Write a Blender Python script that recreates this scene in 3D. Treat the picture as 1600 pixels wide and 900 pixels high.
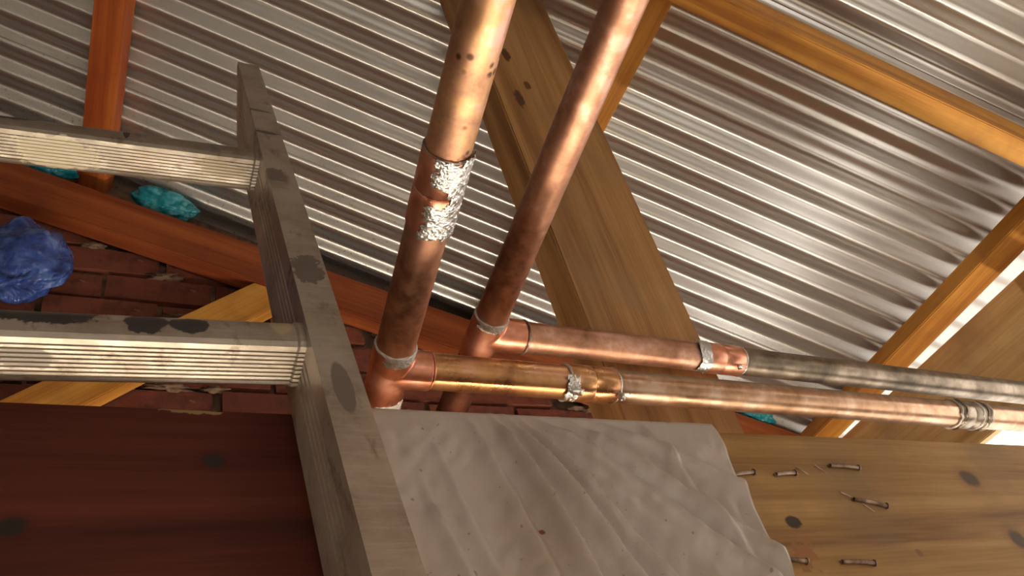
import bpy, bmesh, math, random
from mathutils import Vector, Matrix, noise
random.seed(7)
for o in list(bpy.data.objects): bpy.data.objects.remove(o)
C = bpy.context.scene.collection
SC = bpy.context.scene

# ---------------------------------------------------------------- camera
RGT = Vector((0.88995, -0.37840, -0.25455)); DWN = Vector((0.11082, 0.72087, -0.68416)); FWD = Vector((0.44239, 0.58066, 0.68347))
cam = bpy.data.cameras.new('camera'); camo = bpy.data.objects.new('camera', cam); C.objects.link(camo)
M = Matrix.Identity(4)
for i in range(3): M[i][0], M[i][1], M[i][2] = RGT[i], -DWN[i], -FWD[i]
camo.matrix_world = M
cam.sensor_width = 36; cam.lens = 1283.7/1600*36; cam.clip_start = 0.02
SC.camera = camo

# ---------------------------------------------------------------- light
w = bpy.data.worlds.new('overcast_sky'); SC.world = w; w.use_nodes = True
bg = w.node_tree.nodes['Background']; bg.inputs[0].default_value = (1.0, 0.925, 0.83, 1); bg.inputs[1].default_value = 3.4
SC.view_settings.view_transform = 'Standard'; SC.view_settings.look = 'None'
SC.view_settings.exposure = -0.12; SC.view_settings.gamma = 1.0; SC.view_settings.use_curve_mapping = False
def lamp(name, loc, power, col, size):
    l = bpy.data.lights.new(name, 'POINT'); l.energy = power; l.color = col; l.shadow_soft_size = size
    o = bpy.data.objects.new(name, l); C.objects.link(o); o.location = loc; return o

lamp('added_low_lamp', (0.40, -0.35, -0.60), 6, (1.0, 0.80, 0.56), 0.07)  # unseen warm lamp below the frame, added to brighten the undersides

sl = bpy.data.lights.new('sun', 'SUN'); sl.energy = 10; sl.angle = .01; sl.color = (1.0, .95, .86)
so = bpy.data.objects.new('sun', sl); C.objects.link(so); so.rotation_euler = Vector((-.80, -.12, -.62)).to_track_quat('-Z', 'Y').to_euler()

# ---------------------------------------------------------------- node helpers
def new_mat(name):
    m = bpy.data.materials.new(name); m.use_nodes = True
    nt = m.node_tree; b = nt.nodes['Principled BSDF']; return m, nt, b
class NT:
    def __init__(s, nt): s.nt = nt; s.L = nt.links
    def n(s, t, **k):
        x = s.nt.nodes.new(t)
        for a, v in k.items(): setattr(x, a, v)
        return x
    def put(s, sock, v):
        if isinstance(v, bpy.types.NodeSocket): s.L.new(v, sock)
        elif v is not None:
            if hasattr(sock.default_value, '__len__') and isinstance(v, (tuple, list)):
                n = len(sock.default_value); v = tuple(v)[:n]; v = v+(1,)*(n-len(v))
            sock.default_value = v
    def coord(s, scale=(1,1,1)):
        t = s.n('ShaderNodeTexCoord'); return s.vm('MULTIPLY', t.outputs['Object'], scale)
    def vm(s, op, a, b=None):
        x = s.n('ShaderNodeVectorMath', operation=op); s.put(x.inputs[0], a)
        if b is not None: s.put(x.inputs[1], b)
        return x.outputs['Value'] if op == 'LENGTH' else x.outputs[0]
    def ma(s, op, a, b=None, c=None, clamp=False):
        x = s.n('ShaderNodeMath', operation=op, use_clamp=clamp); s.put(x.inputs[0], a)
        if b is not None: s.put(x.inputs[1], b)
        if c is not None: s.put(x.inputs[2], c)
        return x.outputs[0]
    def noise(s, v, scale, detail=4, rough=.55, color=False, dist=0):
        x = s.n('ShaderNodeTexNoise'); s.put(x.inputs['Vector'], v); x.inputs['Scale'].default_value = scale
        x.inputs['Detail'].default_value = detail; x.inputs['Roughness'].default_value = rough; x.inputs['Distortion'].default_value = dist
        return x.outputs['Color'] if color else x.outputs['Fac']
    def ramp(s, f, stops):
        x = s.n('ShaderNodeValToRGB'); s.put(x.inputs[0], f); e = x.color_ramp.elements
        while len(e) < len(stops): e.new(.5)
        for i, (p, c) in enumerate(stops):
            e[i].position = p; e[i].color = (c, c, c, 1) if not hasattr(c, '__len__') else tuple(c)+(1,)
        return x.outputs[0]
    def rng(s, f, a, b, c=0., d=1.):
        x = s.n('ShaderNodeMapRange'); s.put(x.inputs[0], f)
        for i, v in enumerate((a, b, c, d)): x.inputs[i+1].default_value = v
        return x.outputs[0]
    def mix(s, f, a, b, mode='MIX'):
        x = s.n('ShaderNodeMix', data_type='RGBA', blend_type=mode); s.put(x.inputs[0], f); s.put(x.inputs[6], a); s.put(x.inputs[7], b)
        return x.outputs[2]
    def blob(s, co, c, r, wob=.35, wscale=1.0, soft=.12):
        """mask of an irregular spot centred at c with radii r (object space)"""
        d = s.vm('MULTIPLY', s.vm('SUBTRACT', co, c), tuple(1/q for q in r))
        nz = s.noise(co, wscale, 4, .6); 
        ln = s.ma('ADD', s.vm('LENGTH', d), s.ma('MULTIPLY', s.ma('SUBTRACT', nz, .5), wob*2))
        return s.rng(ln, 1-soft, 1, 1, 0)
    def bump(s, b, h, strength=.3, dist=.002):
        x = s.n('ShaderNodeBump'); x.inputs['Strength'].default_value = strength; x.inputs['Distance'].default_value = dist
        s.put(x.inputs['Height'], h); s.L.new(x.outputs[0], b.inputs['Normal'])

def wood(name, dark, mid, light, knots=(), grain=1.0, rough=.6, stains=(), dirt=None):
    m, nt, b = new_mat(name); s = NT(nt); co = s.coord()
    wob = s.noise(s.vm('MULTIPLY', co, (3, 3, 3)), 1.0, 2)
    rings = s.noise(s.vm('MULTIPLY', co, (1.1, 26*grain, 26*grain)), 1.0, 3, .5, dist=.6)
    fine = s.noise(s.vm('MULTIPLY', co, (9, 260*grain, 260*grain)), 1.0, 3, .6)
    f = s.ma('ADD', s.ma('MULTIPLY', rings, .62), s.ma('ADD', s.ma('MULTIPLY', fine, .22), s.ma('MULTIPLY', wob, .2)))
    col = s.ramp(f, [(.40, dark), (.52, mid), (.64, light)])
    if dirt:
        col = s.mix(s.rng(s.noise(co, 5, 5, .65), .5, .72, 0, .6), col, dirt)
    for (c, r, kc) in knots:
        col = s.mix(s.ma('MULTIPLY', s.blob(co, c, tuple(q*1.7 for q in r), .2, 30, .6), .55), col, dark)
        col = s.mix(s.blob(co, c, r, .25, 60, .35), col, kc)
    for (c, r, kc, wb) in stains:
        col = s.mix(s.blob(co, c, r, wb, 90, .2), col, kc)
    s.put(b.inputs['Base Color'], col); b.inputs['Roughness'].default_value = rough
    b.inputs['Specular IOR Level'].default_value = .3
    s.bump(b, f, .35, .0012)
    return m

def copper(name, tones, rough=(.2, .42), spots=0.0, dust=None, metallic=1.0, streak=(1, 1, 1)):
    m, nt, b = new_mat(name); s = NT(nt); co = s.coord()
    n1 = s.noise(s.vm('MULTIPLY', co, streak), 16, 5, .6, dist=.4); n2 = s.noise(co, 75, 4, .6)
    f = s.ma('ADD', s.ma('MULTIPLY', n1, .75), s.ma('MULTIPLY', n2, .25))
    col = s.ramp(f, [(.36, tones[0]), (.46, tones[1]), (.54, tones[2]), (.62, tones[3])])
    if spots:
        v = s.n('ShaderNodeTexVoronoi'); s.put(v.inputs['Vector'], co); v.inputs['Scale'].default_value = 75
        sp = s.ma('MULTIPLY', s.rng(v.outputs['Distance'], .16, .30, 1, 0), s.rng(s.noise(co, 22, 2), .55, .62))
        col = s.mix(s.ma('MULTIPLY', sp, spots), col, (.09, .045, .03))
    met = metallic; ro = s.rng(s.noise(co, 30, 4, .6), .3, .7, rough[0], rough[1])
    if dust:
        t = s.n('ShaderNodeNewGeometry'); sx = s.n('ShaderNodeSeparateXYZ'); nt.links.new(t.outputs['Normal'], sx.inputs[0])
        up = s.ma('MULTIPLY', s.rng(s.ma('ADD', sx.outputs[2], s.ma('MULTIPLY', s.noise(co, 60, 5, .7), .9)), .45, 1.1), 1.0)
        col = s.mix(up, col, dust); met = s.rng(up, 0, 1, metallic, .1); ro = s.mix(up, ro, (.8, .8, .8))
    s.put(b.inputs['Base Color'], col); s.put(b.inputs['Metallic'], met); s.put(b.inputs['Roughness'], ro)
    s.bump(b, s.noise(co, 120, 3), .08, .001)
    return m

def simple(name, c1, c2, scale=20, rough=.6, metallic=0., bump=.2, bscale=60, spec=.5):
    m, nt, b = new_mat(name); s = NT(nt); co = s.coord()
    col = s.ramp(s.noise(co, scale, 5, .6), [(.35, c1), (.65, c2)])
    s.put(b.inputs['Base Color'], col); b.inputs['Roughness'].default_value = rough; b.inputs['Metallic'].default_value = metallic
    b.inputs['Specular IOR Level'].default_value = spec
    s.bump(b, s.noise(co, bscale, 4), bump, .002)
    return m

# ---------------------------------------------------------------- object helpers
def mesh_obj(name, verts, faces, mat=None, parent=None, smooth=False):
    me = bpy.data.meshes.new(name); me.from_pydata([tuple(v) for v in verts], [], faces); me.update()
    return link(name, me, mat, parent, smooth)
def link(name, me, mat=None, parent=None, smooth=False):
    if mat and not me.materials: me.materials.append(mat)
    if smooth: me.polygons.foreach_set('use_smooth', [True]*len(me.polygons))
    o = bpy.data.objects.new(name, me); C.objects.link(o)
    if parent: o.parent = parent
    return o
def bm_obj(name, bm, mat=None, parent=None, smooth=False):
    bmesh.ops.recalc_face_normals(bm, faces=bm.faces)
    me = bpy.data.meshes.new(name); bm.to_mesh(me); bm.free()
    return link(name, me, mat, parent, smooth)
def tag(o, label=None, cat=None, group=None, kind=None):
    for k, v in (('label', label), ('category', cat), ('group', group), ('kind', kind)):
        if v: o[k] = v
    return o
def empty(name, loc, label, cat, group=None):
    o = bpy.data.objects.new(name, None); C.objects.link(o); o.location = loc; o.empty_display_size = .05
    return tag(o, label, cat, group)
def frame(origin, xdir, zdir):
    """matrix with local x along xdir and local z close to zdir"""
    x = Vector(xdir).normalized(); z = Vector(zdir); y = z.cross(x).normalized(); z = x.cross(y)
    m = Matrix.Identity(4)
    for i in range(3): m[i][0], m[i][1], m[i][2], m[i][3] = x[i], y[i], z[i], origin[i]
    return m
def timber(name, mat, L, W, H, mtx, segs=8, wob=.0015, bev=.0025, seed=0, xtrim=None):
    """sawn board: local x along the length from 0 to L, y centred (width W), z centred (height H)"""
    bm = bmesh.new(); rows = []
    for i in range(segs+1):
        x = L*i/segs; r = []
        for (sy, sz) in ((-1,-1), (1,-1), (1,1), (-1,1)):
            j = noise.noise(Vector((x*3+seed*7.3, sy*2+seed, sz*2)))*wob
            xx = x + (xtrim(i == segs, sy, sz) if xtrim and i in (0, segs) else 0)
            r.append(bm.verts.new((xx, sy*W/2+j, sz*H/2+j*.7)))
        rows.append(r)
    for i in range(segs):
        for k in range(4): bm.faces.new((rows[i][k], rows[i][(k+1) % 4], rows[i+1][(k+1) % 4], rows[i+1][k]))
    bm.faces.new(rows[0][::-1]); bm.faces.new(rows[-1])
    bmesh.ops.recalc_face_normals(bm, faces=bm.faces)
    ed = [e for e in bm.edges if len(e.link_faces) == 2 and e.calc_face_angle(0) > .8]
    bmesh.ops.bevel(bm, geom=ed, offset=bev, segments=2, affect='EDGES')
    o = bm_obj(name, bm, mat); o.matrix_world = mtx; return o
def box(name, lo, hi, mat, parent=None, bev=0):
    bm = bmesh.new(); bmesh.ops.create_cube(bm, size=1)
    for v in bm.verts: v.co = Vector([lo[i]+(v.co[i]+.5)*(hi[i]-lo[i]) for i in range(3)])
    if bev: bmesh.ops.bevel(bm, geom=list(bm.edges), offset=bev, segments=2, affect='EDGES')
    return bm_obj(name, bm, mat, parent)
def basis(d):
    d = Vector(d).normalized(); a = Vector((0, 0, 1)) if abs(d.z) < .9 else Vector((1, 0, 0))
    u = a.cross(d).normalized(); return d, u, d.cross(u)
def add_tube(bm, p0, p1, r, n=40, cap=True, r1=None, steps=1, wob=0):
    p0 = Vector(p0); p1 = Vector(p1); d, u, v = basis(p1-p0); rows = []
    for k in range(steps+1):
        t = k/steps; c = p0.lerp(p1, t); rr = r+((r if r1 is None else r1)-r)*t; row = []
        for i in range(n):
            a = 2*math.pi*i/n; q = rr
            if wob: q += wob*noise.noise(Vector((math.cos(a)*2+p0.x*50, math.sin(a)*2+p0.y*50, t*3)))
            row.append(bm.verts.new(c+u*math.cos(a)*q+v*math.sin(a)*q))
        rows.append(row)
    for k in range(steps):
        for i in range(n): bm.faces.new((rows[k][i], rows[k][(i+1) % n], rows[k+1][(i+1) % n], rows[k+1][i]))
    if cap: bm.faces.new(rows[0][::-1]); bm.faces.new(rows[-1])
def auto_smooth(o, ang=40):
    me = o.data; bm = bmesh.new(); bm.from_mesh(me)
    for f in bm.faces: f.smooth = True
    for e in bm.edges: e.smooth = not (len(e.link_faces) == 2 and e.calc_face_angle(0) > math.radians(ang))
    bm.to_mesh(me); bm.free(); return o

# ---------------------------------------------------------------- materials
ORANGE = ((.40, .15, .025), (.58, .255, .042), (.70, .35, .07))
M_pine = wood('orange_pine', *ORANGE, dirt=(.30, .11, .03))
M_rafter = wood('red_orange_pine', (.28, .055, .012), (.41, .10, .02), (.52, .15, .03), dirt=(.24, .05, .015))
M_gable = wood('red_brown_rafter_pine', (.19, .036, .010), (.29, .068, .016), (.38, .105, .024), dirt=(.17, .036, .012))
M_tan = wood('tan_weathered_pine', (.22, .10, .03), (.36, .19, .06), (.45, .26, .095), dirt=(.25, .15, .07))
M_mortar = simple('crumbly_mortar', (.09, .045, .028), (.22, .135, .08), 30, .95, 0, .8, 40)
M_floor = simple('concrete_floor', (.34, .31, .27), (.44, .41, .37), 4, .85)
M_plaster = simple('pale_plaster', (.50, .48, .45), (.58, .56, .53), 3, .9)
M_copper = copper('warm_copper', ((.36, .165, .09), (.56, .28, .13), (.66, .36, .16), (.74, .40, .24)), spots=.0)
M_copper_spot = copper('spotted_copper', ((.30, .16, .09), (.53, .285, .18), (.63, .37, .19), (.74, .44, .36)), spots=.9, rough=(.40, .56))
M_copper_brown = copper('browned_copper', ((.25, .125, .08), (.43, .22, .14), (.53, .285, .185), (.66, .40, .31)), rough=(.36, .54))
M_fit = copper('flux_cleaned_copper', ((.52, .19, .11), (.66, .27, .17), (.74, .33, .21), (.80, .42, .30)), rough=(.25, .45))
M_old = copper('old_grey_copper', ((.10, .08, .06), (.17, .135, .10), (.24, .19, .14), (.33, .27, .21)), rough=(.32, .5), dust=(.17, .12, .075))
M_mid = copper('dull_bronze_copper', ((.30, .165, .09), (.44, .26, .155), (.53, .33, .21), (.63, .44, .32)), rough=(.26, .44), dust=(.22, .15, .09))
M_stub = copper('shade_dark_copper', ((.08, .03, .02), (.14, .05, .03), (.19, .07, .04), (.24, .10, .06)), rough=(.5, .65))  # reddish stub copper, darkened to paint in the shade behind the pipes
M_solder = simple('bright_solder', (.55, .54, .53), (.85, .84, .82), 90, .28, 1.0, .8, 160)
M_flux = simple('grey_flux_residue', (.42, .38, .34), (.66, .62, .57), 60, .45, .4, .4, 120)
M_nail = simple('rusted_steel_nail', (.14, .08, .055), (.46, .36, .29), 60, .35, .8, .08, 120)

# ---------------------------------------------------------------- roof shell
PIT = math.radians(22.5); CS, SN = math.cos(PIT), math.sin(PIT); HR = 1.72
CD = Vector((CS, 0, -SN)); NR = Vector((SN, 0, CS))
def rp(x, y, dn=0.):
    """point under the roof plane at plan position x, y; dn below it along the roof normal"""
    return Vector((x, y, (HR-dn-SN*x)/CS))

m, nt, b = new_mat('galvanised_iron'); s = NT(nt); co = s.coord()
sp = s.noise(co, 240, 3, .7); pt = s.noise(co, 7, 4, .6)
col = s.mix(s.rng(pt, .35, .7, 0, .5), (.66, .645, .62), (.55, .52, .48))
col = s.mix(s.rng(sp, .35, .75, 0, .22), col, (.46, .43, .40))
rust = s.ma('MULTIPLY', s.rng(s.noise(co, 130, 3, .6), .60, .70), s.rng(s.vm('LENGTH', s.vm('MULTIPLY', s.vm('SUBTRACT', co, (0, 1.45, 0)), (0, 1, 0))), .1, .5, .8, 0))
col = s.mix(rust, col, (.22, .15, .09))
s.put(b.inputs['Base Color'], col); b.inputs['Metallic'].default_value = .85
s.put(b.inputs['Roughness'], s.rng(sp, .3, .7, .31, .33)); b.inputs['Anisotropic'].default_value = .9
tv = s.n('ShaderNodeCombineXYZ'); tv.inputs[0].default_value = CS; tv.inputs[2].default_value = -SN; nt.links.new(tv.outputs[0], b.inputs['Tangent'])
M_iron = m
ceil = tag(bpy.data.objects.new('ceiling', None), 'corrugated galvanised iron roof seen from below', 'roof', kind='structure'); C.objects.link(ceil)
PER, AMP, PH = .0765, .0085, .0
X0, X1 = -2.6, 2.02
for k, (y0, y1) in enumerate(((1.115, 1.90), (.335, 1.125), (-.445, .345), (-1.225, -.435), (-2.6, -1.215))):
    ns = int((y1-y0)/PER*16); V = []; F = []
    lift = .0016*(k % 2)
    for i in range(ns+1):
        y = y0+(y1-y0)*i/ns; dz = AMP*math.sin(2*math.pi*(y/PER+PH))+lift
        for j in range(7):
            x = X0+(X1-X0)*j/6; p = rp(x, y)+NR*(dz+.0008*math.sin(x*5+y*3)); V.append(p)
    for i in range(ns):
        for j in range(6):
            a = i*7+j; F.append((a, a+7, a+8, a+1))
    o = mesh_obj('roof_sheet', V, F, M_iron, ceil, True)
    sol = o.modifiers.new('thickness', 'SOLIDIFY'); sol.thickness = .0008; sol.offset = 1

def boxes(name, lst, mat):
    bm = bmesh.new()
    for lo, hi in lst:
        g = bmesh.ops.create_cube(bm, size=1)
        for v in g['verts']: v.co = Vector([lo[i]+(v.co[i]+.5)*(hi[i]-lo[i]) for i in range(3)])
    return bm_obj(name, bm, mat)
tag(box('floor', (-2.6, -2.6, -1.45), (2.6, 1.6, -1.40), M_floor), 'bare concrete floor far below', 'floor', kind='structure')
tag(box('wall_left', (-2.65, -2.6, -1.40), (-2.6, 1.6, 2.93), M_plaster), 'pale plastered side wall', 'wall', kind='structure')
tag(boxes('wall_rear', [((-2.65, -2.65, -1.40), (-1.0, -2.6, 2.93)), ((1.4, -2.65, -1.40), (2.0, -2.6, 2.0)), ((-1.0, -2.65, -.45), (1.4, -2.6, 2.3))], M_plaster), 'pale plastered rear wall with an opening added to let in daylight', 'wall', kind='structure')  # unseen rear opening, added so the roof iron gets light from behind
tag(boxes('wall_right', [((1.87, -2.6, -1.40), (1.97, .0, .64)), ((1.87, 1.08, -1.40), (1.97, 1.6, .79)), ((1.87, .0, -1.40), (1.97, 1.08, -.5))], M_plaster), 'plastered side wall with an opening under the eave', 'wall', kind='structure')

# gable wall: mortar body with single bricks proud of it, standing over a wide opening
YW = 1.393
V = []; F = []
def slab(x0, x1, z0, za, zb):
    k = len(V)
    for y in (YW+.012, YW+.11): V.extend([(x0, y, z0), (x1, y, z0), (x1, y, zb), (x0, y, za)])
    F.extend([tuple(k+q for q in f) for f in ((0, 1, 2, 3), (7, 6, 5, 4), (0, 4, 5, 1), (1, 5, 6, 2), (2, 6, 7, 3), (3, 7, 4, 0))])
rz = lambda x: rp(x, 0, .012).z
slab(-2.6, 1.87, -1.40, rz(-2.6), rz(1.87))
wallf = tag(mesh_obj('wall_front', V, F, M_mortar), 'rough dark red brick gable wall behind the rafter and brace', 'wall', kind='structure')
m, nt, b = new_mat('old_red_brick'); s = NT(nt); co = s.coord()
oi = s.n('ShaderNodeObjectInfo')
c0 = s.mix(oi.outputs['Random'], (.13, .028, .014), (.24, .065, .032))
c0 = s.mix(s.rng(s.noise(co, 24, 5, .65), .48, .68, 0, .7), c0, (.06, .018, .012))
c0 = s.mix(s.rng(s.noise(co, 18, 4, .7), .66, .74, 0, .8), c0, (.26, .16, .09))
s.put(b.inputs['Base Color'], c0); b.inputs['Roughness'].default_value = .9; s.bump(b, s.noise(co, 60, 5, .7), .9, .004)
M_brick = m
brick_meshes = []
for k in range(5):
    bm = bmesh.new(); bmesh.ops.create_cube(bm, size=1)
    bmesh.ops.subdivide_edges(bm, edges=bm.edges, cuts=1)
    for v in bm.verts:
        v.co = Vector((v.co.x*.220, v.co.y*.05, v.co.z*.068)); q = v.co*30+Vector((k*9.1, 0, 0))
        v.co += Vector((noise.noise(q), noise.noise(q+Vector((5, 5, 5))), noise.noise(q-Vector((5, 5, 5)))))*.0035
    bmesh.ops.recalc_face_normals(bm, faces=bm.faces); me = bpy.data.meshes.new('brick'); bm.to_mesh(me); bm.free(); me.materials.append(M_brick); brick_meshes.append(me)
for r in range(14):
    z = .90+r*.082
    for c in range(-6, 8):
        x = c*.234+(.117 if r % 2 else 0)+random.uniform(-.004, .004)
        if x < -1.2 or x > 1.68 or z > rp(x, 0, .17).z: continue
        o = bpy.data.objects.new('brick', random.choice(brick_meshes)); C.objects.link(o); o.parent = wallf
        o.location = (x, YW+.022+random.uniform(-.006, .004), z+random.uniform(-.003, .003)); o.rotation_euler = (random.uniform(-.03, .03), random.uniform(-.015, .015), random.uniform(-.02, .02))

# mortar smears squeezed over the brick face
def lump(bm, c, r, seed, sub=2, amp=.4, fr=1.6):
    g = bmesh.ops.create_icosphere(bm, subdivisions=sub, radius=1)
    for v in g['verts']:
        k = 1+amp*noise.noise(v.co*fr+Vector((seed*3.7, seed, 0)))
        v.co = Vector(c)+Vector((v.co.x*r[0], v.co.y*r[1], v.co.z*r[2]))*k
for i in range(46):
    bm = bmesh.new(); x = random.uniform(-.2, 1.2); z = .90+random.randint(2, 8)*.082+random.choice((-.04, .041, .0))
    lump(bm, (0, 0, 0), (random.uniform(.012, .04), .008, random.uniform(.003, .009)), i, 3, 1.3, 2.6)
    o = bm_obj('mortar_smear', bm, M_mortar, wallf, True); o.location = (x, YW-.006, z)

# ---------------------------------------------------------------- timbers
def batten(name, xa, xb, mat, label, depth=.05, seed=0, y0=-2.4, y1=1.46):
    xm = (xa+xb)/2; W = (xb-xa)/CS; dn = AMP+depth/2+.001
    p = rp(xm, y0, dn)
    return tag(timber(name, mat, y1-y0, W, depth, frame(p, (0, 1, 0), NR), 10, seed=seed), label, 'batten', 'roof battens under the iron')
batten('roof_batten', -.077, -.016, M_rafter, 'orange pine roof batten above the ladder rungs', .052, 1)
batten('roof_batten', .883, .945, M_pine, 'orange pine roof batten partly hidden behind the copper pipes', .05, 2)
batten('roof_batten', 1.794, 1.850, M_pine, 'orange pine roof batten at the eave beside the tan fascia board', .055, 3)

# gable rafter
def along(name, mat, a, bpt, W, H, up, label, cat, **k):
    a = Vector(a); bpt = Vector(bpt)
    return tag(timber(name, mat, (bpt-a).length, W, H, frame(a, bpt-a, up), **k), label, cat)
ra, rb = Vector((-1.2, 1.36, 2.150-.062)), Vector((1.86, 1.36, 1.072-.062))
along('rafter', M_gable, ra, rb, .042, .124, (0, 0, 1), 'long reddish pine rafter sloping across the brick gable', 'rafter', seed=4)
ra2, rb2 = rp(-1.0, .367, .115), rp(1.85, .367, .115)
along('rafter', M_pine, ra2, rb2, .046, .105, NR, 'orange pine rafter at the upper right under the roof iron', 'rafter', seed=5)
# brace on the gable
along('brace', M_pine, (-.17, 1.362, 1.02), (.363, 1.362, 1.4705), .036, .088, (0, 0, 1), 'orange pine brace rising to the rafter behind the ladder', 'brace', seed=6, xtrim=lambda e, sy, sz: -.0259*sz if e else 0)
# leaning post
M_post = wood('post_pine', (.23, .105, .035), (.36, .185, .065), (.45, .25, .10), dirt=(.24, .155, .08),
    stains=[((2.82, .05, .026), (.02, .010, .04), (.12, .05, .02), .6), ((2.74, .03, .026), (.012, .008, .04), (.14, .06, .02), .5), ((2.70, .06, .026), (.024, .010, .04), (.10, .04, .02), .6), ((2.60, .0, .026), (.016, .006, .04), (.12, .05, .02), .7)])
kp = .19
pa, pb = Vector((.989, 1.098+.027, -1.395)), Vector((.6425, .535+.027, 1.578))
tag(timber('post', M_post, (pb-pa).length, .205, .068, frame(pa+Vector((0, .008, 0)), pb-pa, (0, -1, -kp)), 8, seed=7), 'tan leaning post behind the copper pipes', 'post')
# eave fascia
M_fascia = wood('fascia_board', (.36, .21, .08), (.50, .32, .14), (.60, .42, .20), dirt=(.30, .20, .11))
along('fascia_board', M_fascia, (1.885, 1.46, .930), (1.885, -2.4, .776), .028, .24, (0, 0, 1), 'weathered tan fascia board along the open eave at right', 'board', seed=8)
# tie beams
YB = .585
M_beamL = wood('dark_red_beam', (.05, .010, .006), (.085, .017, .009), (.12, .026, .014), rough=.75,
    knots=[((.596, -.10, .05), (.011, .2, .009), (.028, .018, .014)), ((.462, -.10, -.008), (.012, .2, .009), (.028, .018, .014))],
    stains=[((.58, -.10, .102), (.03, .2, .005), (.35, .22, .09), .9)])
KN = (.10, .065, .035)
M_beamR = wood('weathered_tan_beam', (.20, .095, .03), (.33, .175, .055), (.43, .25, .09), dirt=(.20, .135, .07), rough=.7,
    knots=[((.549, -.10, .042), (.021, .2, .016), KN), ((.555, -.10, -.048), (.018, .2, .016), KN)],
    stains=[((.195, -.10, -.017), (.014, .2, .009), (.05, .03, .02), .3), ((.185, -.10, -.055), (.02, .2, .02), (.30, .125, .045), 1.4), ((.60, -.1, -.085), (.05, .2, .02), (.24, .10, .05), 1.5), ((.36, -.1, -.06), (.006, .2, .006), (.22, .11, .05), .3)])
def beam(name, mat, x0, x1, label, seed):
    return tag(timber(name, mat, x1-x0, .06, .21, frame((x0, YB+.03, .375), (1, 0, 0), (0, 0, 1)), 12, seed=seed, bev=.004), label, 'beam')
beam('tie_beam', M_beamL, -2.5, .499, 'dark red tie beam behind the ladder at lower left', 9)  # left board coloured darker and redder than the right board
bR = beam('tie_beam', M_beamR, .50, 1.80, 'tan weathered tie beam with bent nails at lower right', 10)
# shift the texture origin of the left beam so its marks sit near the ladder
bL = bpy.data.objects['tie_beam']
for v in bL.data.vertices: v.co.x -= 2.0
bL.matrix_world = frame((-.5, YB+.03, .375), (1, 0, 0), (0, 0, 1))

# nails hammered flat on the tan beam (parts of it); position in beam space
def nail(a, bpt, r=.0025):
    bm = bmesh.new(); a = Vector(a); d = Vector(bpt)
    p = [a+Vector((0, .012, 0)), a, a.lerp(d, .5)+Vector((0, -.0005, .0002)), d]
    for i in range(3): add_tube(bm, p[i], p[i+1], r, 10)
    dd = (p[3]-p[2]).normalized(); add_tube(bm, p[3], p[3]+dd*.0016, r*1.5, 12)
    o = bm_obj('nail', bm, M_nail, bR, False); return auto_smooth(o)
for (x0, z0, x1, z1) in ((.637, .416, .672, .420), (.706, .418, .735, .420), (.801, .432, .846, .429), (.806, .385, .852, .375), (.634, .316, .678, .310), (.730, .308, .774, .304)):
    nail((x0-.50, -.032, z0-.375), (x1-.50, -.0330, z1-.375))
for i, (x, z, a) in enumerate(((.783, .427, -.9), (.751, .424, -.8), (.800, .391, -.6), (.822, .374, -.9))):
    bm = bmesh.new(); add_tube(bm, (x-.50-.008*math.cos(a), -.0305, z-.375-.008*math.sin(a)), (x-.50+.008*math.cos(a), -.032, z-.375+.008*math.sin(a)), .0008, 6, r1=.0004)
    bm_obj('splinter', bm, M_nail, bR)

# ---------------------------------------------------------------- copper pipes
R0, RF = .021, .0229
def pipe_part(name, par, a, bpt, mat, r=R0, **k):
    bm = bmesh.new(); o = par.location; add_tube(bm, Vector(a)-o, Vector(bpt)-o, r, 56, **k)
    return auto_smooth(bm_obj(name, bm, mat, par))
def ring(par, c, d, r, tube, mat, name='solder_ring', wob=.0012, sq=1.0):
    bm = bmesh.new(); d, u, v = basis(d); rows = []; c = Vector(c)-par.location
    for i in range(56):
        a = 2*math.pi*i/56; row = []; e = u*math.cos(a)+v*math.sin(a)
        t = tube*(1+.5*noise.noise(Vector((math.cos(a)*2, math.sin(a)*2, c.x*40)))); off = wob*noise.noise(Vector((math.cos(a)*2.5, math.sin(a)*2.5, c.y*60+3)))
        for j in range(8):
            q = 2*math.pi*j/8; row.append(bm.verts.new(c+e*(r+math.cos(q)*t)+d*(off+math.sin(q)*t*sq)))
        rows.append(row)
    for i in range(56):
        for j in range(8): bm.faces.new((rows[i][j], rows[(i+1) % 56][j], rows[(i+1) % 56][(j+1) % 8], rows[i][(j+1) % 8]))
    return bm_obj(name, bm, mat, par, True)
def solder_lump(par, c, r, seed, mat=None):
    bm = bmesh.new(); lump(bm, Vector(c)-par.location, r, seed, 3, .5, 1.8)
    return bm_obj('solder_drip', bm, mat or M_solder, par, True)
def sleeve(par, a, bpt, mat, name='coupling', r=RF):
    """soldered sleeve with a stamped stop ring in the middle"""
    bm = bmesh.new(); a = Vector(a)-par.location; b_ = Vector(bpt)-par.location; d, u, v = basis(b_-a); L = (b_-a).length
    prof = [(0, R0-.001), (0, r-.0008), (.0012, r), (L*.5-.0018, r), (L*.5, r-.0009), (L*.5+.0018, r), (L-.0012, r), (L, r-.0008), (L, R0-.001)]
    rows = [[bm.verts.new(a+d*s_+(u*math.cos(2*math.pi*i/56)+v*math.sin(2*math.pi*i/56))*q) for i in range(56)] for s_, q in prof]
    for k in range(len(rows)-1):
        for i in range(56): bm.faces.new((rows[k][i], rows[k][(i+1) % 56], rows[k+1][(i+1) % 56], rows[k+1][i]))
    return auto_smooth(bm_obj(name, bm, mat, par), 50)
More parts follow.
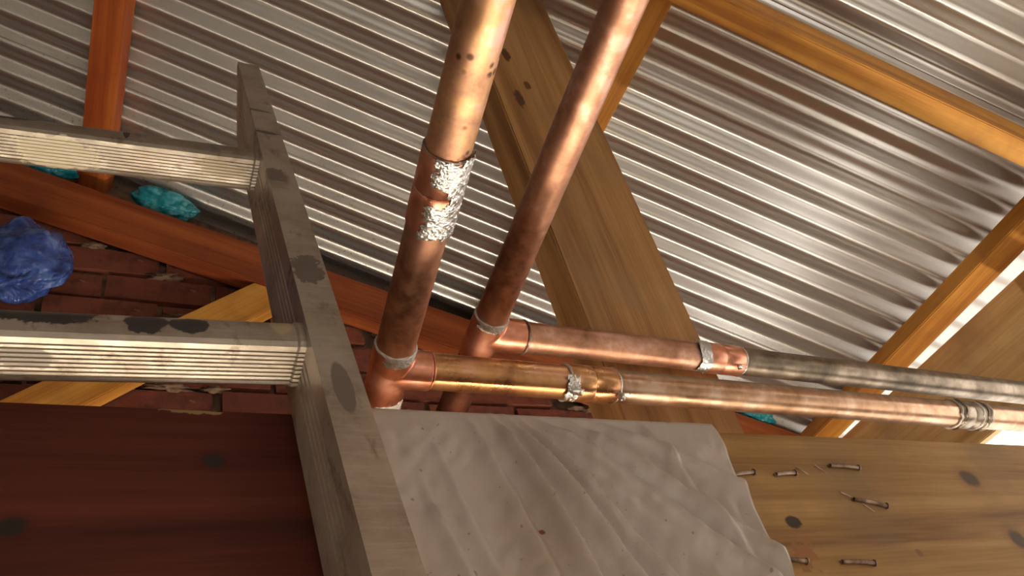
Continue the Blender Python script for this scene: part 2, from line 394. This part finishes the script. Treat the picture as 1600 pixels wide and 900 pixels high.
def tee(par, c, arms, mat):
    bm = bmesh.new(); c = Vector(c)-par.location
    for d, L in arms: add_tube(bm, c-Vector(d).normalized()*.004, c+Vector(d).normalized()*L, RF, 48, steps=6)
    bmesh.ops.create_uvsphere(bm, u_segments=32, v_segments=20, radius=RF*.999, matrix=Matrix.Translation(c))
    o = bm_obj('tee_fitting', bm, mat, par, True)
    rm = o.modifiers.new('weld', 'REMESH'); rm.mode = 'VOXEL'; rm.voxel_size = .0014; rm.use_smooth_shade = True
    sm = o.modifiers.new('fillet', 'SMOOTH'); sm.iterations = 5; sm.factor = .5
    return o
def smear(par, p, d, s0, s1, facing, half, mat, seed, r=RF+.0012, name='solder_smear', keep=.0):
    """irregular skin of solder on a pipe: s along the axis, angle about the facing direction"""
    d, u, v = basis(d); f = Vector(facing); f = (f-d*f.dot(d)).normalized(); g = d.cross(f); p = Vector(p)-par.location
    bm = bmesh.new(); NS, NA = 44, 44; grid = {}
    for i in range(NS+1):
        for j in range(NA+1):
            s_ = s0+(s1-s0)*i/NS; a = -half+2*half*j/NA
            e = noise.noise(Vector((i*.16+seed, j*.14, seed*2)))*.55
            rr = max(abs(i/NS-.5)*2, abs(j/NA-.5)*2)+e
            if rr > 1.0: continue
            h = .0006+.0016*abs(noise.noise(Vector((i*.35+seed*5, j*.35, 1))))+.0008*noise.noise(Vector((i*.9, j*.9, seed)))
            if rr > .85: h *= (1-rr)/.15
            grid[i, j] = bm.verts.new(p+d*s_+(f*math.cos(a)+g*math.sin(a))*(r-.0006+h))
    for i in range(NS):
        for j in range(NA):
            q = [grid.get(k) for k in ((i, j), (i+1, j), (i+1, j+1), (i, j+1))]
            if all(q): bm.faces.new(q)
    return bm_obj(name, bm, mat, par, True)

# -- front (lower) pipe
P1 = Vector((.288, .635, .588)); D1 = Vector((.117, .993, 0)).normalized(); E1 = Vector((1, .015, 0)).normalized()
g1 = empty('copper_pipe', P1, 'lower copper pipe nearest the camera, with big silver solder smear and tee', 'pipe')
pipe_part('pipe_length', g1, P1-D1*2.2, P1-D1*.243, M_copper_spot)
pipe_part('pipe_length', g1, P1-D1*.243, P1-D1*.02, M_copper_brown)
pipe_part('pipe_length', g1, P1+E1*.02, P1+E1*.255, M_copper)
pipe_part('pipe_length', g1, P1+E1*.255, P1+E1*.985, M_mid)
pipe_part('pipe_length', g1, P1+E1*.985, P1+E1*1.62, M_mid)
sleeve(g1, P1-D1*.286, P1-D1*.205, M_fit)
ring(g1, P1-D1*.287, D1, R0+.0008, .0014, M_nail)
smear(g1, P1-D1*.245, D1, -.045, .046, (.62, -.75, -.7), .75, M_solder, 3.1)
smear(g1, P1-D1*.245, D1, -.043, -.012, (-.05, -.8, -.75), .75, M_solder, 1.3)
smear(g1, P1-D1*.245, D1, .006, .046, (.1, -.8, -.75), .95, M_solder, 8.4)
tee(g1, P1, ((-D1, .036), (E1, .044), (D1, .05)), M_fit)
ring(g1, P1-D1*.037, D1, R0+.0006, .0019, M_flux)
smear(g1, P1-D1*.033, D1, -.006, .010, (.1, -.8, -.75), 1.0, M_flux, 5.5, RF)
ring(g1, P1+E1*.045, E1, R0+.0006, .0014, M_fit)
pipe_part('pipe_stub', g1, P1+D1*.045, (P1.x+D1.x/D1.y*.75, 1.40, .588), M_stub)
ring(g1, P1+D1*.052, D1, R0+.0006, .0016, M_flux)
smear(g1, P1+D1*.05, D1, -.012, .02, (.3, -.6, -.8), 1.0, M_flux, 2.2, RF)
sleeve(g1, P1+E1*.222, P1+E1*.292, M_copper)
ring(g1, P1+E1*.222, E1, R0+.0008, .0019, M_flux); ring(g1, P1+E1*.292, E1, R0+.0008, .0017, M_solder)
smear(g1, P1+E1*.222, E1, -.008, .010, (0, -.45, -.9), .8, M_solder, 4.7)
solder_lump(g1, P1+E1*.228+Vector((0, -.010, -.0215)), (.009, .005, .006), 3)
solder_lump(g1, P1+E1*.293+Vector((0, -.008, -.0225)), (.005, .005, .007), 5)
sleeve(g1, P1+E1*.955, P1+E1*1.02, M_old)
for k, ss in enumerate((.950, .962, 1.005, 1.018, 1.027)): ring(g1, P1+E1*ss, E1, R0+.001, .0024+.0004*(k % 2), M_old if k % 2 else M_flux, 'flux_ring', .004)

# -- rear (upper) pipe
P2 = Vector((.4425, .669, .692)); D2 = Vector((.059, .998, -.02)).normalized(); E2 = Vector((1, 0, -.02)).normalized()
g2 = empty('copper_pipe', P2, 'upper copper pipe farther back, turning into an older grey pipe', 'pipe')
pipe_part('pipe_length', g2, P2-D2*2.2, P2-D2*.02, M_copper_brown)
pipe_part('pipe_length', g2, P2+E2*.02, P2+E2*.38, M_copper_brown)
pipe_part('pipe_length', g2, P2+E2*.38, P2+E2*1.6, M_old)
tee(g2, P2, ((-D2, .030), (E2, .053), (D2, .04)), M_fit)
ring(g2, P2-D2*.031, D2, R0+.0006, .0017, M_flux)
smear(g2, P2-D2*.028, D2, -.005, .008, (-.2, -.8, -.75), .9, M_flux, 6.5, RF)
ring(g2, P2+E2*.055, E2, R0+.0008, .0018, M_nail)
pipe_part('pipe_stub', g2, P2+D2*.038, (P2.x+.046, 1.40, .677), M_stub)
sleeve(g2, P2+E2*.345, P2+E2*.418, M_fit)
ring(g2, P2+E2*.345, E2, R0+.0008, .0024, M_solder); ring(g2, P2+E2*.419, E2, R0+.0008, .0015, M_solder)
smear(g2, P2+E2*.342, E2, -.011, .013, (0, -.8, -.6), 1.35, M_solder, 7.7)
solder_lump(g2, P2+E2*.405+Vector((0, -.010, -.0215)), (.005, .004, .004), 8)

# ---------------------------------------------------------------- aluminium ladder
LL = Vector((0, .24, .971)).normalized(); NN = Vector((0, .971, -.24)).normalized()
LC = .355
def alu(name, blobs=(), tint=1.0):
    m, nt, b = new_mat(name); s = NT(nt); co = s.coord()
    base = s.mix(s.rng(s.noise(co, 14, 5, .65), .4, .65), tuple(q*tint for q in (.47, .405, .335)), tuple(q*tint for q in (.33, .265, .205)))
    scr = s.noise(s.vm('MULTIPLY', co, (20, 60, 300)), 1.0, 4, .7)
    base = s.mix(s.rng(scr, .5, .75, 0, .5), base, (.55, .52, .48))
    base = s.mix(s.rng(s.noise(s.vm('MULTIPLY', co, (1, 1, .45)), 38, 6, .7), .56, .66, 0, .75), base, (.16, .115, .08))
    pm = None; 
    for (c, r, kc, wb) in blobs:
        mk = s.blob(co, c, r, wb, 70, .12); base = s.mix(mk, base, kc); pm = mk if pm is None else s.ma('MAXIMUM', pm, mk)
    s.put(b.inputs['Base Color'], base)
    s.put(b.inputs['Metallic'], .55 if pm is None else s.rng(pm, 0, 1, .55, 0.)); s.put(b.inputs['Roughness'], s.rng(s.noise(co, 40, 4), .3, .7, .32, .5))
    s.bump(b, s.noise(co, 90, 4, .6), .15, .001)
    return m
BLK = (.035, .03, .03); CRM = (.50, .42, .30); GRY = (.16, .125, .10)
M_rail = alu('dusty_aluminium', (((.171, 0, .51), (.0085, .02, .035), GRY, .12), ((.168, 0, 1.08), (.02, .02, .006), (.08, .06, .05), .6), ((.165, .0, 1.17), (.02, .02, .005), (.10, .08, .06), .6),
    ((.170, 0, .70), (.016, .02, .03), (.13, .10, .08), 1.0), ((.164, .0, .93), (.016, .02, .02), (.14, .11, .085), .9), ((.154, .02, 1.16), (.003, .02, .09), (.50, .43, .38), .7)))
lad = empty('ladder', (0, LC*NN.y-1.6*LL.y*0, 0), 'paint-spattered aluminium ladder leaning on the dark beam', 'ladder')
# local frame of the ladder: x right, y = NN (away from camera), z = LL (up the rail)
lm = Matrix.Identity(4)
for i in range(3): lm[i][0], lm[i][1], lm[i][2], lm[i][3] = (1, 0, 0)[i], NN[i], LL[i], (NN*LC)[i]
lad.matrix_world = lm
LBOT = (-1.40-(NN*LC).z+.0)/LL.z
LTOP = 1.415
def rail(x0, x1, inner):
    """box rail with shallow grooves pressed into its inner web, back corner cut at the top"""
    dp = .077
    prof = [(x0, 0), (x1, 0), (x1, dp), (x0, dp)]
    gr = []
    for k in (.022, .030, .038, .046):
        gr += [(0, k+.0028), (.0016, k+.0014), (0, k)]
    if inner == 'left':
        prof = [(x0, 0.0), (x1, 0), (x1, dp), (x0, dp)]+[(x0+a, q) for a, q in sorted(gr, key=lambda t: -t[1])]
    bm = bmesh.new(); n = len(prof); rows = []
    zs = [LBOT, -.5, 0, .4, .8, 1.1, LTOP-.16, LTOP]
    for z in zs:
        row = []
        for (x, y) in prof:
            zz = z; yy = y
            if z >= LTOP-.001: zz = z; yy = y*.12
            elif z >= LTOP-.161: zz = z
            row.append(bm.verts.new((x, yy, zz)))
        rows.append(row)
    for k in range(len(zs)-1):
        for i in range(n): bm.faces.new((rows[k][i], rows[k][(i+1) % n], rows[k+1][(i+1) % n], rows[k+1][i]))
    bm.faces.new(rows[0][::-1]); bm.faces.new(rows[-1])
    bmesh.ops.recalc_face_normals(bm, faces=bm.faces)
    ed = [e for e in bm.edges if len(e.link_faces) == 2 and e.calc_face_angle(0) > 1.0 and min(v.co.x for v in e.verts) in (x0, x1) and max(v.co.x for v in e.verts) in (x0, x1)]
    bmesh.ops.bevel(bm, geom=ed, offset=.0022, segments=3, affect='EDGES')
    return auto_smooth(bm_obj('rail', bm, M_rail, lad), 30)
rail(.155, .188, 'left'); lr = rail(-.265, -.232, 'right')
for v in lr.data.vertices: v.co.y += .02
def rung(z, mat):
    """D-shaped rung: flat underside with fine grooves, rounded front"""
    prof = [(.012, .0)]
    ng = 8; y0, y1 = .0145, .0465
    for k in range(ng):
        t = y0+(y1-y0)*k/ng; w_ = (y1-y0)/ng
        prof += [(t, 0), (t+w_*.55, 0), (t+w_*.62, .0014), (t+w_*.93, .0014)]
    prof += [(y1, 0), (.050, .001), (.054, .005), (.0555, .012), (.0555, .037), (.053, .042), (.047, .045), (.028, .046), (.020, .044), (.0135, .039), (.009, .032), (.007, .024), (.0075, .012), (.009, .004)]
    bm = bmesh.new(); n = len(prof); rows = []
    xs = (-.233, -.1, 0, .1, .148, .150, .1562)
    for i, x in enumerate(xs):
        k = 1.0 if i < 5 else 1.06
        rows.append([bm.verts.new((x, .031+(y-.031)*k+(.155-x)*.05, z+.024+(q-.024)*k)) for y, q in prof])
    for k in range(len(xs)-1):
        for i in range(n): bm.faces.new((rows[k][i], rows[k][(i+1) % n], rows[k+1][(i+1) % n], rows[k+1][i]))
    return auto_smooth(bm_obj('rung', bm, mat, lad), 25)
ZR2 = .580; ZR1 = 1.0
M_rungA = alu('aluminium_rung_black_paint', (((-.045, .03, ZR2+.03), (.05, .06, .02), BLK, .9), ((.032, .01, ZR2+.02), (.017, .012, .017), BLK, .55), ((.064, .01, ZR2+.02), (.016, .012, .012), BLK, .5),
    ((.012, .01, ZR2+.04), (.008, .03, .02), (.38, .33, .27), .7), ((.136, .02, ZR2+.03), (.010, .05, .02), (.42, .32, .2), .3), ((-.05, .04, ZR2), (.03, .01, .01), (.30, .25, .2), 1.0)), 1.0)
M_rungB = alu('aluminium_rung_cream_paint', (((-.112, .02, ZR1+.032), (.026, .06, .012), BLK, .6), ((-.065, .045, ZR1), (.045, .022, .02), (.62, .54, .40), .7), ((.004, .02, ZR1+.026), (.004, .06, .018), BLK, .25),
    ((.11, .03, ZR1), (.03, .012, .01), (.45, .36, .24), .9)), .72)
M_rungC = alu('aluminium_rung_plain')
for z, mt in ((ZR1, M_rungB), (ZR2, M_rungA), (ZR2-.411, M_rungC), (ZR2-.822, M_rungC), (ZR2-1.233, M_rungC), (ZR2-1.644, M_rungC)): rung(z, mt)

# ---------------------------------------------------------------- glowing tube below the frame, added to make the roof highlight lines
fl = empty('added_tube', (.7, .85, -.75), 'long glowing tube added low out of view for the roof highlights', 'added light')
m, nt, b = new_mat('added_glow_tube'); s = NT(nt)
b.inputs['Base Color'].default_value = (.9, .9, .9, 1); b.inputs['Emission Color'].default_value = (1.0, .87, .68, 1); b.inputs['Emission Strength'].default_value = 135
bm = bmesh.new(); add_tube(bm, (-1.15, 0, 0), (1.1, 0, 0), .014, 20); bm_obj('tube', bm, m, fl, True)
o = box('added_housing', (-1.2, -.03, -.055), (1.15, .03, -.025), M_flux, fl, .003)  # casing, holders and rods added around the unseen glowing tube
for x in (-1.17, 1.12): box('added_tube_holder', (x-.02, -.02, -.03), (x+.02, .02, .02), M_flux, fl, .003)
for x in (-.8, .75):
    bm = bmesh.new(); add_tube(bm, (x, .0, -.04), (x, .545, -.04), .006, 10); bm_obj('added_bracket', bm, M_nail, fl)

# ---------------------------------------------------------------- draped white plastic on the beam
m, nt, b = new_mat('milky_plastic_sheet'); s = NT(nt); co = s.coord()
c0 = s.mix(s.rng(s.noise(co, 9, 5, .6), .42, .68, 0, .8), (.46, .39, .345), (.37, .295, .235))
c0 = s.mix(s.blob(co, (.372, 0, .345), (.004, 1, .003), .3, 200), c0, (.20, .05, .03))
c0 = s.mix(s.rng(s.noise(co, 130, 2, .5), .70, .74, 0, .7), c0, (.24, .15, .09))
s.put(b.inputs['Base Color'], c0); b.inputs['Roughness'].default_value = .38
b.inputs['Transmission Weight'].default_value = .0; b.inputs['Subsurface Weight'].default_value = .0
s.bump(b, s.noise(co, 45, 5, .65), .35, .002)
M_sheet = m
def seg_dist(x, z, a, b_):
    ax, az = a; bx, bz = b_; dx, dz = bx-ax, bz-az; t = ((x-ax)*dx+(z-az)*dz)/(dx*dx+dz*dz)
    side = ((x-ax)*dz-(z-az)*dx)/math.hypot(dx, dz); return t, side
FOLDS = [((.358, .487), (.420, .25), .008, .011), ((.372, .487), (.470, .27), .007, .012), ((.385, .487), (.500, .28), .006, .010), ((.40, .487), (.56, .32), .008, .016),
         ((.43, .487), (.60, .34), .006, .018), ((.46, .487), (.63, .40), .004, .014), ((.33, .487), (.375, .28), .004, .014), ((.29, .44), (.33, .25), .003, .012), ((.27, .40), (.30, .26), .004, .010), ((.54, .487), (.60, .27), .004, .02)]
V = []; F = []; NU, NV = 150, 110
for j in range(NV+1):
    t = j/NV
    for i in range(NU+1):
        u_ = i/NU
        xr = .640+(.0 if t < .3 else -.022*(t-.3))+.004*noise.noise(Vector((t*6, 2, 0))); xl = .175
        x = xl+(xr-xl)*u_
        if t < .22:   # lying on top of the beam
            q = t/.22; y = YB+.055-(.055+.006)*q; z = .4825+.004*(1-q)*abs(noise.noise(Vector((x*20, q*3, 1))))
            d = 0.
        else:
            q = (t-.22)/.78; z = .484-.30*q; y = YB-.006; d = 0
            for a, b_, amp, wd in FOLDS:
                tt, sd = seg_dist(x, z, a, b_)
                ww = wd*(.35+.9*max(0, min(1, tt)))
                e = math.exp(-(sd/ww)**2) if sd > 0 else math.exp(-(sd/(ww*.35))**2)
                d += 2.1*amp*e*min(1, max(0, (tt+.05)*3))
            d += .006*noise.noise(Vector((x*14, z*9, 4)))+.003*abs(noise.noise(Vector((x*40-z*18, z*22, 9))))+.0016*noise.noise(Vector((x*80, z*60, 2)))+.003
            d *= min(1, q*8+.15)
            d += .006*max(0, (u_-.95)/.05)*q
        V.append((x, y-d, z))
for j in range(NV):
    for i in range(NU):
        a = j*(NU+1)+i; F.append((a, a+1, a+NU+2, a+NU+1))
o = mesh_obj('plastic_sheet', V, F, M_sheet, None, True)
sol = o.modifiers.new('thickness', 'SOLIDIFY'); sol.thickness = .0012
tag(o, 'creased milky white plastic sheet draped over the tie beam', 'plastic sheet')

# ---------------------------------------------------------------- stuffed plastic bags
def plastic(name, c1, c2, c3):
    m, nt, b = new_mat(name); s = NT(nt); co = s.coord()
    s.put(b.inputs['Base Color'], s.ramp(s.noise(co, 26, 4, .6), [(.3, c1), (.5, c2), (.72, c3)]))
    b.inputs['Roughness'].default_value = .2; s.bump(b, s.noise(co, 26, 2, .5, dist=1.5), .8, .010); return m
M_blue = plastic('blue_plastic', (.014, .03, .13), (.035, .08, .32), (.13, .22, .50))
M_teal = plastic('teal_plastic', (.0, .09, .12), (.01, .22, .28), (.16, .45, .48))
rl = random.Random(11); PL = [(Vector((rl.gauss(0, 1), rl.gauss(0, 1), rl.gauss(0, 1))).normalized(), .30+.16*i) for i in range(9)]
def crumple(bm, c, r, seed, sub=5, fr=2.2, amp=.5):
    g = bmesh.ops.create_icosphere(bm, subdivisions=sub, radius=1)
    for v in g['verts']:
        q = v.co*fr+Vector((seed*4.1, seed*1.7, 0))
        k = 1+.22*noise.noise(q*.6); q = q+noise.noise_vector(q*.5)*.5
        for i, (n_, fq) in enumerate(PL): k += amp*.26/(i*.35+1)*(abs((q.dot(n_)*fq) % 1-.5)*2-.5)
        v.co = Vector(c)+Vector((v.co.x*r[0], v.co.y*r[1], v.co.z*r[2]))*k
bm = bmesh.new(); crumple(bm, (0, 0, 0), (.082, .05, .105), 2.0, amp=.55)
bag = tag(bm_obj('plastic_bag', bm, M_blue, None, True), 'crumpled dark blue plastic bag stuffed under the rafter', 'plastic bag')
bag.location = (-.152, 1.29, 1.425)
V = []; F = []
for i in range(15):
    t = i/14; c = Vector((.025-.05*t+.01*math.sin(t*5), -.035+.01*math.sin(t*4), -.055-.085*t)); hw = .012*(1-.3*t)
    for sx in (-1, 0, 1): V.append(c+Vector((sx*hw, -.006*(1-abs(sx))+.004*math.sin(t*9+sx), sx*.003)))
for i in range(14):
    for k in range(2): F.append((i*3+k, i*3+k+1, i*3+k+4, i*3+k+3))
hs = mesh_obj('handle_strip', V, F, M_blue, bag, True); sol = hs.modifiers.new('thickness', 'SOLIDIFY'); sol.thickness = .0015
for (loc, r, rot, seed, lab) in (((.112, 1.356, 1.752), (.085, .034, .034), .36, 5.0, 'crumpled teal plastic wad beside the ladder between rafter and roof'),
                                 ((-.175, 1.35, 1.835), (.085, .034, .022), .30, 7.0, 'dark teal plastic wad at far left above the rafter'),
                                 ((1.66, 1.345, 1.180), (.085, .034, .028), .42, 9.0, 'small teal plastic wad at the eave beneath the copper pipes')):
    bm = bmesh.new(); crumple(bm, (0, 0, 0), r, seed, 5, 1.8, .6)
    o = tag(bm_obj('plastic_wad', bm, M_teal, None, True), lab, 'plastic bag'); o.location = loc; o.rotation_euler = (0, rot, 0)
